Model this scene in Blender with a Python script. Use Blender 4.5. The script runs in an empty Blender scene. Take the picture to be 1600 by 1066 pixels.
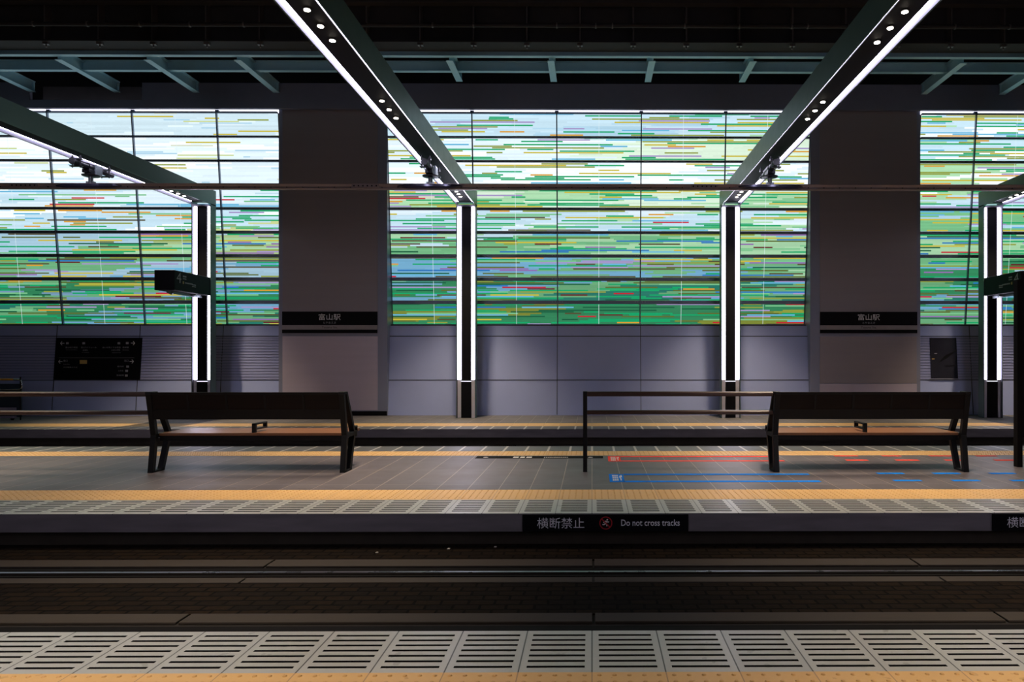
import bpy, math, random
from math import sin, cos, pi

# ------------------------------------------------------------------ camera
F, PX, PY, TH, H = 1100.0, 932.6, 557.0, 0.0069, 1.287
sc = bpy.context.scene
cam = bpy.data.objects.new('camera', bpy.data.cameras.new('camera'))
sc.collection.objects.link(cam)
cam.data.sensor_width = 36
cam.data.lens = F / 1600 * 36
cam.data.shift_x = -(PX - 800) / 1600
cam.data.shift_y = (PY - 533) / 1600
cam.data.clip_start = 0.05
cam.location = (0, 0, H)
cam.rotation_euler = (pi / 2, 0, -TH)
sc.camera = cam
# ------------------------------------------------------------------ world, exposure
w = bpy.data.worlds.new('world'); sc.world = w
w.use_nodes = True
w.node_tree.nodes['Background'].inputs[0].default_value = (0.5, 0.6, 1.0, 1)
w.node_tree.nodes['Background'].inputs[1].default_value = 0.004
sc.view_settings.view_transform = 'Standard'
sc.view_settings.look = 'None'
sc.view_settings.gamma = 1
sc.view_settings.exposure = 0.0
# strengths of the lamps of the station
E_STRIP = 15.5      # LED strips of the portals
E_COVE = 2.2       # strip above the glass
E_GLASS = 1.0      # lightbox glass
W_SPOT = 200.0      # each small downlight

random.seed(7)
C = sc.collection

def P(x, y, Y):
    """world point on the plane at depth Y seen at photo pixel x, y"""
    u = (x - PX) / F; v = (PY - y) / F
    dx, dy = u * cos(TH) + sin(TH), cos(TH) - u * sin(TH)
    t = Y / dy
    return (dx * t, Y, H + v * t)
def G(x, y, z=0.0):
    """world point at height z seen at photo pixel x, y"""
    u = (x - PX) / F; v = (PY - y) / F
    dx, dy = u * cos(TH) + sin(TH), cos(TH) - u * sin(TH)
    t = (z - H) / v
    return (dx * t, dy * t, z)

# ------------------------------------------------------------------ materials
def lin(c):
    return tuple(((v / 255) / 12.92 if v / 255 <= .04045 else (((v / 255) + .055) / 1.055) ** 2.4) for v in c)
class NT:
    def __init__(s, name):
        s.m = bpy.data.materials.new(name); s.m.use_nodes = True
        s.t = s.m.node_tree; s.n = s.t.nodes; s.l = s.t.links
        s.b = s.n['Principled BSDF']
    def node(s, kind, **k):
        n = s.n.new(kind)
        for a, v in k.items(): setattr(n, a, v)
        return n
    def math(s, op, a, b=0.0, c=None):
        n = s.n.new('ShaderNodeMath'); n.operation = op
        for i, v in enumerate((a, b) if c is None else (a, b, c)):
            if isinstance(v, (int, float)): n.inputs[i].default_value = v
            else: s.l.new(v, n.inputs[i])
        return n.outputs[0]
    def mix(s, f, a, b):
        n = s.n.new('ShaderNodeMix'); n.data_type = 'RGBA'
        for i, v in ((0, f), (6, a), (7, b)):
            if isinstance(v, (int, float)): n.inputs[i].default_value = v
            elif isinstance(v, tuple): n.inputs[i].default_value = (*v, 1)
            else: s.l.new(v, n.inputs[i])
        return n.outputs[2]
    def pos(s):
        g = s.n.new('ShaderNodeNewGeometry'); x = s.n.new('ShaderNodeSeparateXYZ')
        s.l.new(g.outputs['Position'], x.inputs[0])
        return g.outputs['Position'], x.outputs[0], x.outputs[1], x.outputs[2]
    def noise(s, scale, vec=None, detail=4, stretch=None):
        n = s.n.new('ShaderNodeTexNoise'); n.inputs['Scale'].default_value = scale
        n.inputs['Detail'].default_value = detail
        if vec is None: vec = s.pos()[0]
        if stretch:
            mp = s.n.new('ShaderNodeMapping'); mp.inputs['Scale'].default_value = stretch
            s.l.new(vec, mp.inputs[0]); vec = mp.outputs[0]
        s.l.new(vec, n.inputs['Vector'])
        return n.outputs[0]
    def bump(s, h, strength=.3, dist=.01):
        n = s.n.new('ShaderNodeBump'); n.inputs['Strength'].default_value = strength
        n.inputs['Distance'].default_value = dist
        s.l.new(h, n.inputs['Height']); s.l.new(n.outputs[0], s.b.inputs['Normal'])
    def col(s, v): 
        if isinstance(v, tuple): s.b.inputs['Base Color'].default_value = (*v, 1)
        else: s.l.new(v, s.b.inputs['Base Color'])
    def rough(s, v):
        if isinstance(v, (int, float)): s.b.inputs['Roughness'].default_value = v
        else: s.l.new(v, s.b.inputs['Roughness'])

def plain(name, c, rough=.5, metal=0.0, var=.15, scale=6, stretch=None, spec=None):
    t = NT(name)
    n = t.noise(scale, stretch=stretch)
    a = tuple(min(1, v * (1 - var)) for v in c); b = tuple(min(1, v * (1 + var)) for v in c)
    t.col(t.mix(n, a, b)); t.b.inputs['Metallic'].default_value = metal
    if spec is not None: t.b.inputs['Specular IOR Level'].default_value = spec
    r = t.math('MULTIPLY_ADD', n, .15, rough - .07)
    t.rough(r)
    return t.m
def emit(name, c, s):
    t = NT(name); t.b.inputs['Base Color'].default_value = (.6, .6, .6, 1)
    t.b.inputs['Emission Color'].default_value = (*c, 1)
    t.b.inputs['Emission Strength'].default_value = s
    return t.m
def grid_mask(t, v, pitch, width, off=0.0):
    a = t.math('ADD', v, off + 600 * pitch)
    f = t.math('FRACT', t.math('DIVIDE', a, pitch))
    d = t.math('ABSOLUTE', t.math('SUBTRACT', f, .5))       # 0.5 at the joint
    return t.math('GREATER_THAN', d, .5 - width / pitch / 2)
def tiles(name, c1, c2, grout, px, py, width, rough, yoff=0.0, ywidth=None, stain=None):
    t = NT(name); p, x, y, z = t.pos()
    gx = grid_mask(t, x, px, width); gy = grid_mask(t, y, py, ywidth or width, yoff)
    g = t.math('MAXIMUM', gx, gy)
    cx = t.math('FLOOR', t.math('DIVIDE', x, px)); cy = t.math('FLOOR', t.math('DIVIDE', t.math('ADD', y, yoff), py))
    wn = t.node('ShaderNodeTexWhiteNoise'); wn.noise_dimensions = '2D'
    cmb = t.node('ShaderNodeCombineXYZ'); t.l.new(cx, cmb.inputs[0]); t.l.new(cy, cmb.inputs[1]); t.l.new(cmb.outputs[0], wn.inputs[0])
    n1 = t.noise(3, detail=6); n2 = t.noise(40, detail=3)
    f = t.math('ADD', t.math('MULTIPLY', wn.outputs[0], .35), t.math('ADD', t.math('MULTIPLY', n1, .45), t.math('MULTIPLY', n2, .2)))
    base = t.mix(f, c1, c2)
    if stain:
        sf = t.math('MULTIPLY', t.math('GREATER_THAN', t.noise(9, detail=7), .66), .35)
        base = t.mix(sf, base, stain)
    t.col(t.mix(g, base, grout))
    t.rough(t.math('ADD', t.math('MULTIPLY', n1, .25), rough - .1))
    t.bump(t.math('ADD', t.math('MULTIPLY', g, -1.0), t.math('MULTIPLY', n2, .15)), .25, .003)
    return t.m

M = {}
M['paver'] = tiles('grey_floor_tile', lin((82, 76, 80)), lin((108, 101, 103)), lin((162, 148, 136)), .3, .9, .007, .44, yoff=.15, ywidth=.004)
M['paver_far'] = tiles('far_floor_tile', lin((100, 96, 92)), lin((128, 122, 114)), lin((170, 160, 145)), .3, .6, .007, .5)
M['edge_tile'] = tiles('slotted_edge_tile', lin((160, 162, 158)), lin((186, 187, 181)), lin((70, 68, 64)), .3, 50, .006, .35, stain=lin((95, 92, 84)))
M['edge_tile_light'] = tiles('slotted_edge_tile_light', lin((90, 92, 90)), lin((112, 112, 108)), lin((205, 200, 190)), .3, 50, .03, .4)
M['orange'] = tiles('tactile_tile', lin((210, 166, 102)), lin((228, 186, 122)), lin((176, 140, 98)), .3, 50, .005, .5, stain=lin((170, 120, 68)))
M['slot'] = plain('dark_rubber_insert', lin((12, 10, 11)), .85, spec=.03)
M['dome'] = plain('orange_dome', lin((212, 168, 106)), .5)
M['concrete'] = plain('weathered_concrete', lin((124, 117, 120)), .75, var=.4, scale=5, stretch=(.5, 3, 3))
M['concrete_dark'] = plain('darker_concrete', lin((62, 54, 44)), .85, var=.4, scale=6)
M['concrete_rail'] = plain('rail_side_concrete', lin((54, 46, 36)), .85, var=.4, scale=7, stretch=(1, 4, 1))
t = NT('block_paving')
p, x, y, z = t.pos()
br = t.node('ShaderNodeTexBrick'); br.offset = .5
br.inputs['Scale'].default_value = 1; br.inputs['Brick Width'].default_value = .17; br.inputs['Row Height'].default_value = .085
br.inputs['Mortar Size'].default_value = .009; br.inputs['Mortar Smooth'].default_value = .1; br.inputs['Bias'].default_value = 0
br.inputs['Color1'].default_value = (*lin((46, 35, 24)), 1); br.inputs['Color2'].default_value = (*lin((30, 25, 21)), 1)
br.inputs['Mortar'].default_value = (*lin((2, 2, 2)), 1)
nz = t.node('ShaderNodeTexNoise'); nz.inputs['Scale'].default_value = 5; t.l.new(p, nz.inputs['Vector'])
va = t.node('ShaderNodeVectorMath', operation='MULTIPLY_ADD'); va.inputs[1].default_value = (.035, .02, 0)
t.l.new(nz.outputs['Color'], va.inputs[0]); t.l.new(p, va.inputs[2]); t.l.new(va.outputs[0], br.inputs['Vector'])
t.col(t.mix(t.noise(30), br.outputs['Color'], lin((24, 20, 16)))); t.rough(.9); t.b.inputs['Specular IOR Level'].default_value = .05
hh = t.math('ADD', t.math('MULTIPLY', br.outputs['Fac'], -1.0), t.math('MULTIPLY', t.noise(26), .25)); t.bump(hh, .8, .012)
M['block'] = t.m
M['asphalt'] = plain('track_bed', lin((30, 25, 18)), .9, var=.4, scale=20)
M['steel_rail'] = plain('polished_rail_steel', (.42, .42, .46), .28, metal=1, var=.15)
M['steel_dark'] = plain('rusty_dark_steel', lin((20, 17, 15)), .75, spec=.08)
M['portal'] = plain('grey_green_portal_paint', lin((78, 104, 98)), .38, metal=.25, var=.05)
M['lip'] = plain('pale_portal_lip', lin((92, 92, 104)), .5, metal=.1, var=.04, spec=.3)
t = NT('black_louvre'); p, x, y, z = t.pos()
t.col(t.mix(grid_mask(t, x, .012, .005), lin((16, 15, 19)), lin((6, 6, 8)))); t.rough(.6); t.b.inputs['Specular IOR Level'].default_value = .15; M['louvre'] = t.m
M['cover'] = plain('pale_column_cover', lin((205, 202, 208)), .4, var=.03)
M['strip'] = emit('led_strip', (.82, .78, 1.0), E_STRIP)
M['strip_col'] = emit('led_strip_column', (.82, .78, 1.0), E_STRIP * .62)
M['strip_added'] = emit('led_strip_added_column', (.82, .78, 1.0), E_STRIP * .9)  # for the added legs out of view, a frontal fill light
M['cove'] = emit('cove_strip', (.85, .85, 1.0), E_COVE)
M['lens'] = emit('downlight_lens', (1.0, .88, .74), 30)
M['ring'] = plain('black_ring', lin((24, 24, 26)), .3)
M['white_line'] = emit('thin_light_line', (.85, .85, 1.0), 2.0)
M['panel'] = plain('blue_grey_wall_panel', lin((172, 184, 224)), .42, metal=.0, var=.05, scale=1.5)
t = NT('ribbed_wall_panel'); p, x, y, z = t.pos()
t.col(t.mix(grid_mask(t, z, .06, .008), lin((156, 162, 198)), lin((76, 80, 102)))); t.rough(.45); M['ribbed'] = t.m
M['joint'] = plain('panel_joint', lin((52, 54, 64)), .6)
M['pil'] = plain('warm_grey_pilaster_panel', lin((152, 143, 145)), .36, metal=.15, var=.06, scale=3, stretch=(.15, 1, 3))
M['pil_low'] = plain('pale_pilaster_panel', lin((196, 184, 194)), .33, metal=.15, var=.07, scale=3, stretch=(.15, 1, 4))
M['pil_frame'] = plain('pilaster_frame', lin((140, 144, 162)), .38, metal=.15, var=.04)
M['black'] = plain('black_board', lin((10, 10, 14)), .55, spec=.15)
M['grey_strip'] = plain('light_grey_strip', lin((150, 144, 144)), .5)
M['fascia'] = plain('dark_fascia', lin((118, 123, 142)), .55, var=.08)
M['steel_teal'] = plain('pale_teal_steel', lin((160, 205, 220)), .5, var=.08)
M['girder'] = plain('dark_girder_steel', lin((60, 58, 58)), .8, var=.2, spec=.15)
M['void'] = plain('dark_ceiling', lin((20, 19, 19)), .9)
M['pipe'] = plain('dark_pipe', lin((96, 90, 88)), .5)
M['mull'] = plain('mullion_metal', lin((130, 138, 158)), .45, metal=.3)
M['bolt'] = plain('bright_bolt', lin((190, 195, 205)), .3, metal=.6)
M['frame'] = plain('black_bench_steel', lin((6, 6, 8)), .55, spec=.3)
t = NT('bench_wood'); g = t.noise(12, stretch=(.25, 6, 6), detail=6)
t.col(t.mix(g, lin((108, 72, 48)), lin((142, 98, 66)))); t.rough(.33); t.bump(g, .1, .002); M['wood'] = t.m
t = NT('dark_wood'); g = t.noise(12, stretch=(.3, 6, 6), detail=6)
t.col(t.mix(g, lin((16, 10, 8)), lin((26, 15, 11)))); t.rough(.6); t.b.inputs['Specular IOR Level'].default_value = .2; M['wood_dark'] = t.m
M['railwood'] = plain('brown_rail', lin((66, 44, 34)), .35, var=.12, stretch=(.2, 3, 3))
M['txt'] = plain('grey_lettering', lin((250, 250, 252)), .5)
M['txt_dim'] = plain('dim_lettering', lin((160, 160, 164)), .5)
M['txt_dark'] = plain('black_lettering', lin((14, 14, 16)), .5)
M['yellow'] = plain('yellow_mark', lin((190, 160, 90)), .5)
M['red_sign'] = plain('red_ring', lin((190, 40, 48)), .4)
M['red'] = plain('red_floor_tape', lin((246, 78, 62)), .7, spec=.1)
M['blue'] = plain('blue_floor_tape', lin((4, 122, 225)), .7, spec=.1)
M['white_mark'] = plain('white_floor_mark', lin((215, 212, 205)), .5)
M['clamp'] = plain('black_clamp', lin((34, 34, 40)), .35, metal=.3)
M['clamp_light'] = plain('galvanised_clamp', lin((130, 140, 146)), .35, metal=.5)
M['ohrail'] = plain('dark_overhead_rail', lin((150, 138, 138)), .35, metal=.3)
M['gloss'] = plain('glossy_dark_sleeve', lin((66, 66, 84)), .18, metal=.5)
M['cart_grey'] = plain('cart_grey_panel', lin((150, 140, 160)), .5)
M['cart_teal'] = plain('cart_dark_panel', lin((40, 54, 66)), .5)
M['cart_yellow'] = plain('yellow_grip', lin((226, 160, 40)), .4)
M['chrome'] = plain('chrome', (.7, .7, .7), .15, metal=1)
M['map'] = plain('map_board', lin((44, 44, 54)), .18, spec=.7)
M['map_line'] = plain('map_marks', lin((20, 20, 22)), .3)
M['litter'] = plain('scrap_paper', lin((220, 210, 190)), .7)
t = NT('mural_glass')
at = t.node('ShaderNodeAttribute', attribute_name='Col'); p, x, y, z = t.pos()
n = t.noise(60, stretch=(.25, 1, 1.5), detail=3)
mul = t.math('MULTIPLY_ADD', n, .12, .94)
t.l.new(at.outputs['Color'], t.b.inputs['Emission Color'])
t.l.new(t.math('MULTIPLY', mul, E_GLASS), t.b.inputs['Emission Strength'])
t.b.inputs['Base Color'].default_value = (.02, .02, .02, 1); t.rough(.35); t.b.inputs['Specular IOR Level'].default_value = .2
M['mural'] = t.m

# ------------------------------------------------------------------ mesh helpers
class MB:
    def __init__(s): s.v = []; s.f = []; s.sm = []
    def add(s, vs, fs, smooth=False):
        o = len(s.v); s.v += [tuple(v) for v in vs]
        s.f += [tuple(i + o for i in f) for f in fs]; s.sm += [smooth] * len(fs)
        return s
    def box(s, x0, x1, y0, y1, z0, z1):
        x0, x1 = sorted((x0, x1)); y0, y1 = sorted((y0, y1)); z0, z1 = sorted((z0, z1))
        return s.add([(x0,y0,z0),(x1,y0,z0),(x1,y1,z0),(x0,y1,z0),(x0,y0,z1),(x1,y0,z1),(x1,y1,z1),(x0,y1,z1)],
                     [(0,3,2,1),(4,5,6,7),(0,1,5,4),(1,2,6,5),(2,3,7,6),(3,0,4,7)])
    def prism(s, prof, axis, a, b):
        """closed profile extruded along an axis: 'x' profile is (y,z); 'y' profile is (x,z); 'z' profile is (x,y)"""
        n = len(prof)
        def q(p, t): return {'x': (t, p[0], p[1]), 'y': (p[0], t, p[1]), 'z': (p[0], p[1], t)}[axis]
        vs = [q(p, a) for p in prof] + [q(p, b) for p in prof]
        fs = [(i, (i + 1) % n, n + (i + 1) % n, n + i) for i in range(n)]
        fs += [tuple(range(n))[::-1], tuple(range(n, 2 * n))]
        return s.add(vs, fs)
    def cyl(s, c0, c1, r0, r1=None, n=16, caps=True):
        r1 = r0 if r1 is None else r1
        d = [c1[i] - c0[i] for i in range(3)]; L = math.sqrt(sum(k * k for k in d)); d = [k / L for k in d]
        a = (0, 0, 1) if abs(d[2]) < .9 else (1, 0, 0)
        u = (d[1]*a[2]-d[2]*a[1], d[2]*a[0]-d[0]*a[2], d[0]*a[1]-d[1]*a[0]); l = math.sqrt(sum(k*k for k in u)); u = [k/l for k in u]
        v = (d[1]*u[2]-d[2]*u[1], d[2]*u[0]-d[0]*u[2], d[0]*u[1]-d[1]*u[0])
        vs = []
        for c, r in ((c0, r0), (c1, r1)):
            for i in range(n):
                t = 2 * pi * i / n
                vs.append(tuple(c[k] + r * (cos(t) * u[k] + sin(t) * v[k]) for k in range(3)))
        s.add(vs, [(i, (i + 1) % n, n + (i + 1) % n, n + i) for i in range(n)], True)
        if caps: s.add(vs, [tuple(range(n))[::-1], tuple(range(n, 2 * n))])
        return s
    def path(s, pts, r, n=10):
        for a, b in zip(pts, pts[1:]): s.cyl(a, b, r, n=n)
        return s
    def bar(s, p0, p1, wx, ty):
        """flat bar leaning in the Y-Z plane between (x,y,z) points; wx wide in X, ty thick in Y"""
        a = []
        for p in (p0, p1):
            for dx, dy in ((-1, -1), (1, -1), (1, 1), (-1, 1)):
                a.append((p[0] + dx * wx / 2, p[1] + dy * ty / 2, p[2]))
        return s.add(a, [(0,3,2,1),(4,5,6,7),(0,1,5,4),(1,2,6,5),(2,3,7,6),(3,0,4,7)])
    def build(s, name, mat, parent=None, bevel=0.0, loc=None):
        me = bpy.data.meshes.new(name)
        if parent is not None: o0 = wl(parent)
        elif loc is not None: o0 = loc
        else:
            xs = [v[0] for v in s.v]; ys = [v[1] for v in s.v]; zs = [v[2] for v in s.v]
            o0 = ((min(xs)+max(xs))/2, (min(ys)+max(ys))/2, min(zs))
        me.from_pydata([(v[0]-o0[0], v[1]-o0[1], v[2]-o0[2]) for v in s.v], [], s.f)
        me.polygons.foreach_set('use_smooth', s.sm)
        me.materials.append(M[mat]); me.update()
        import bmesh
        bm = bmesh.new(); bm.from_mesh(me)
        bmesh.ops.recalc_face_normals(bm, faces=bm.faces); bm.to_mesh(me); bm.free()
        o = bpy.data.objects.new(name, me); C.objects.link(o)
        if parent is not None: o.parent = parent
        else: o.location = o0
        if bevel:
            b = o.modifiers.new('bevel', 'BEVEL'); b.width = bevel; b.segments = 2; b.limit_method = 'ANGLE'
        return o
def wl(o):
    x = [0, 0, 0]
    while o is not None:
        for i in range(3): x[i] += o.location[i]
        o = o.parent
    return tuple(x)
def tag(o, label, cat, group=None, kind=None):
    o['label'] = label; o['category'] = cat
    if group: o['group'] = group
    if kind: o['kind'] = kind
    return o
def struct(o, label=None, cat=None):
    o['kind'] = 'structure'
    if label: o['label'] = label; o['category'] = cat
    return o
def empty(name, loc, label, cat, group=None, kind=None):
    o = bpy.data.objects.new(name, None); C.objects.link(o); o.location = loc
    o.empty_display_size = .1
    return tag(o, label, cat, group, kind)
def copy_tree(o, parent=None, dx=0.0):
    c = o.copy(); C.objects.link(c)
    if parent is not None: c.parent = parent
    else: c.location.x += dx
    for ch in list(o.children): copy_tree(ch, c)
    return c
def text(name, s, mat, cx, cy, cz, wd, ht, parent, face='front'):
    """raised lettering fitted into a wd x ht box centred on the point; face front looks at -Y, right +X, left -X, up +Z"""
    cu = bpy.data.curves.new('t', 'FONT'); cu.body = s; cu.align_x = 'CENTER'; cu.resolution_u = 3; cu.offset = .012 if s.startswith('Do ') else 0
    ob = bpy.data.objects.new('t', cu); C.objects.link(ob)
    dg = bpy.context.evaluated_depsgraph_get(); me = bpy.data.meshes.new_from_object(ob.evaluated_get(dg))
    bpy.data.objects.remove(ob); bpy.data.curves.remove(cu)
    vs = [v.co.copy() for v in me.vertices]
    if not vs: return None
    x0 = min(v.x for v in vs); x1 = max(v.x for v in vs); y0 = min(v.y for v in vs); y1 = max(v.y for v in vs)
    b = MB(); out = []
    for v in vs:
        a = ((v.x - x0) / (x1 - x0) - .5) * wd; h = ((v.y - y0) / (y1 - y0) - .5) * ht
        out.append({'front': (cx + a, cy, cz + h), 'right': (cx, cy + a, cz + h), 'left': (cx, cy - a, cz + h), 'up': (cx + a, cy + h, cz)}[face])
    fs = [tuple(p.vertices) for p in me.polygons]
    bpy.data.meshes.remove(me)
    b.add(out, fs)
    return b.build(name, mat, parent)

# ------------------------------------------------------------------ platforms and track beds
XL, XR = -17.0, 15.0
Y_NE = 3.285                    # edge of the platform under the camera
Y_MN, Y_MF = 5.756, 10.04       # middle platform
Y_FE, Y_WALL = 12.42, 15.3      # far platform and wall foot
GZ = -.28
struct(MB().box(XL, XR, -3, 17.2, GZ - .2, GZ).build('floor', 'asphalt'))

def platform(name, y0, y1, mat, x0=XL, x1=XR, near=None, far=None):
    """near/far: (y_edge) with overhanging concrete nosing"""
    b = MB()
    prof = [(y0 + (.09 if near else 0), GZ), (y1 - (.09 if far else 0), GZ), (y1 - (.09 if far else 0), -.145), (y1, -.145), (y1, 0), (y0, 0), (y0, -.145), (y0 + (.09 if near else 0), -.145)]
    b.prism(prof, 'x', x0, x1)
    o = b.build(name, 'concrete')
    if near: MB().box(x0, x1, y0 + .082, y0 + .0895, GZ + .001, -.147).build('base_course', 'concrete_dark', o)  # base below the nosing in a darker concrete colour
    return struct(o)
def surface(name, mat, y0, y1, z, parent, x0=XL, x1=XR):
    return MB().box(x0, x1, y0, y1, 0.0, z).build(name, mat, parent)
def inserts(y0, y1, n, x0, x1, ins, parent, z=.0062, sw=.011):
    b = MB(); i0 = int(x0 / .3); i1 = int(x1 / .3)
    for i in range(i0, i1):
        for k in range(n):
            yc = y0 + (y1 - y0) * (k + .5) / n
            b.box(i * .3 + ins, (i + 1) * .3 - ins, yc - sw / 2, yc + sw / 2, .003, z)
    return b.build('grip_insert_rows', 'slot', parent)
def domes(y0, y1, x0, x1, parent, r=.009):
    b = MB(); n = int(round((y1 - y0) / .06)); nx = int((x1 - x0) / .06)
    seg = 8
    for k in range(n):
        yc = y0 + (k + .5) * (y1 - y0) / n
        for i in range(nx):
            xc = round(x0 / .3) * .3 + (i + .5) * .06
            vs = [(xc + r * cos(2*pi*j/seg), yc + r * sin(2*pi*j/seg), .0055) for j in range(seg)] + \
                 [(xc + r*.55 * cos(2*pi*j/seg), yc + r*.55 * sin(2*pi*j/seg), .0105) for j in range(seg)]
            b.add(vs, [(j, (j+1) % seg, seg + (j+1) % seg, seg + j) for j in range(seg)] + [tuple(range(seg, 2*seg))])
    return b.build('dome_rows', 'dome', parent)

pn = platform('platform', -3, Y_NE, 'concrete', far=True)
tag(pn, 'platform at the bottom of the view, seen only by its slotted edge', 'platform', kind='structure')
surface('slotted_edge', 'edge_tile', 2.855, Y_NE + .004, .005, pn)
inserts(2.88, 3.263, 7, -5.1, 5.1, .03, pn, sw=.016)
surface('tactile_strip', 'orange', 2.40, 2.855, .006, pn)
domes(2.40, 2.855, -4.8, 4.8, pn, r=.0105)
surface('floor_tiles', 'paver', -3, 2.40, .005, pn)

pm = platform('platform', Y_MN, Y_MF, 'concrete', near=True, far=True)
tag(pm, 'middle island platform that carries the two benches', 'platform', kind='structure')
surface('slotted_edge', 'edge_tile', Y_MN - .004, 6.307, .005, pm)
inserts(5.80, 6.29, 7, -9.3, 9.3, .04, pm, sw=.022)
surface('tactile_strip', 'orange', 6.307, 6.764, .006, pm)
domes(6.307, 6.764, -9.0, 9.0, pm)
surface('floor_tiles', 'paver', 6.764, 9.10, .005, pm)
surface('tactile_strip', 'orange', 9.10, 9.51, .006, pm)
domes(9.10, 9.51, -9.0, 9.0, pm)
surface('edge_slabs', 'edge_tile_light', 9.51, Y_MF + .004, .005, pm)

pf = platform('platform', Y_FE, 17.0, 'concrete', near=True)
tag(pf, 'far platform in front of the lit wall', 'platform', kind='structure')
surface('edge_slabs', 'edge_tile_light', Y_FE - .004, 12.93, .005, pf)
surface('tactile_strip', 'orange', 12.93, 13.5, .006, pf)
surface('floor_tiles', 'paver_far', 13.5, 16.4, .005, pf)

# track 1 : paving, concrete strips and rails
def strip(name, mat, y0, y1, h, segs=None):
    b = MB()
    if segs is None: b.box(XL, XR, y0, y1, GZ, GZ + h)
    else:
        x = XL
        while x < XR:
            L = segs; b.box(x + .008, min(x + L, XR) - .008, y0, y1, GZ, GZ + h); x += L
    return b
for y0, y1, side in ((5.39, 5.84, 'beyond the far rail'), (4.26, 4.84, 'between the rails'), (3.42, 3.78, 'under the near platform edge')):
    o = strip('block_paving', 'block', y0, y1, .012).build('block_paving', 'block'); struct(o, 'dark stone block paving ' + side, 'paving')
for y0, y1, side in ((5.22, 5.39, 'outside the far rail'), (4.84, 4.95, 'inside the far rail'), (4.12, 4.26, 'inside the near rail'), (3.78, 3.92, 'outside the near rail')):
    o = strip('concrete_strip', 'concrete_rail', y0, y1, .016, 2.43).build('concrete_strip', 'concrete_rail', bevel=.004)
    struct(o, 'grey concrete strip ' + side, 'kerb')
for yc, lab in ((5.075, 'grooved steel tram rail lying beyond the dark middle paving'), (3.955, 'grooved steel tram rail just beyond the slotted platform edge')):
    r = empty('tram_rail', (0, yc, GZ), lab, 'rail')
    MB().prism([(yc - .035, GZ), (yc + .035, GZ), (yc + .035, GZ + .010), (yc + .028, GZ + .016), (yc - .028, GZ + .016), (yc - .035, GZ + .010)], 'x', XL, XR).build('rail_head', 'steel_dark', r)
    MB().box(XL, XR, yc - .016, yc + .012, GZ + .0155, GZ + .0175).build('running_band', 'steel_rail', r)
    MB().box(XL, XR, yc - .075, yc - .036, GZ, GZ + .006).build('groove', 'steel_dark', r)
    MB().box(XL, XR, yc + .036, yc + .12, GZ, GZ + .008).build('rubber_filler', 'steel_dark', r)
# track 2 (between middle and far platform)
for yc, lab in ((11.85, 'dim tram rail close under the far platform edge'),):
    r = MB().prism([(yc - .035, GZ), (yc + .035, GZ), (yc + .03, GZ + .016), (yc - .03, GZ + .016)], 'x', XL, XR).build('tram_rail', 'steel_rail')
    tag(r, lab, 'rail')
o = MB()
x0 = G(752, 697, GZ)[0]; x1 = G(806, 697, GZ)[0]
for i in range(18):
    xx = x0 + (x1 - x0) * i / 18
    o.box(xx, xx + .02, 12.0, 12.3, GZ, GZ + .014)
o.box(x0, x1, 12.0, 12.02, GZ, GZ + .014); o.box(x0, x1, 12.28, 12.3, GZ, GZ + .014)
tag(o.build('drain_grate', 'steel_dark'), 'dark drain grate in the track bed beyond the middle platform', 'grate')
for (x, y, s), lab in (((774, 855, .010), 'white paper scrap on the block paving, right of the other scraps'), ((701, 858, .012), 'yellowish scrap on the block paving, middle of three'), ((589, 864, .010), 'pale paper scrap on the block paving, leftmost of three')):
    g = G(x, y, GZ + .013)
    b = MB(); b.prism([(g[0]-s, g[1]-s*.6), (g[0]+s*.8, g[1]-s), (g[0]+s, g[1]+s*.7), (g[0]-s*.4, g[1]+s)], 'z', GZ + .0125, GZ + .018)
    tag(b.build('paper_scrap', 'litter'), lab, 'litter', 'scraps of litter on the track paving')

# ------------------------------------------------------------------ floor markings on the middle platform
def tape(b, x0, x1, y, wpx):
    g0 = G(x0, y - wpx / 2); g1 = G(x1, y + wpx / 2)
    b.box(g0[0], G(x1, y)[0], g1[1], g0[1], .0055, .0075)
def marking(name, mat, lab, labelbox, lines):
    b = MB()
    x0, y0, x1, y1 = labelbox
    a = G(x0, y1); c = G(x1, y0)
    e = empty(name, ((a[0] + c[0]) / 2, (a[1] + c[1]) / 2, .005), lab, 'floor marking')
    gx0 = G(x0, (y0 + y1) / 2)[0]; gx1 = G(x1, (y0 + y1) / 2)[0]
    b.box(gx0, gx1, G(x0, y1)[1], G(x0, y0)[1], .0055, .0075); b.build('label_patch', mat, e)
    for l in lines:
        b = MB(); tape(b, *l); b.build('tape_line', mat, e)
    yc = (G(x0, y1)[1] + G(x0, y0)[1]) / 2; d = abs(G(x0, y0)[1] - G(x0, y1)[1])
    b = MB()
    for fx in (.22, .36, .50): 
        for fy in (-.26, 0.0, .26): b.box(gx0 + (gx1-gx0)*fx, gx0 + (gx1-gx0)*(fx+.11), yc + fy*d - d*.09, yc + fy*d + d*.09, .0078, .0085)
    for fx, fy in ((.70, .12), (.74, -.18), (.80, .2)): b.box(gx0 + (gx1-gx0)*fx, gx0 + (gx1-gx0)*(fx+.08), yc + fy*d - d*.14, yc + fy*d + d*.14, .0078, .0085)
    b.build('label_lettering', 'white_mark', e)
marking('queue_marking', 'red', 'red queue tape with a small red label on the grey tiles', (950, 714, 969.5, 722),
        [(969, 1200, 714.4, 1.1), (969, 1226, 721.2, 1.1)] +
        [(a, b_, 713.4, 1.2) for a, b_ in ((1302, 1340), (1376, 1407), (1450, 1487), (1522, 1557))] +
        [(a, b_, 720, 1.5) for a, b_ in ((1320, 1356), (1397, 1435), (1474, 1502), (1551, 1587))])
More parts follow.
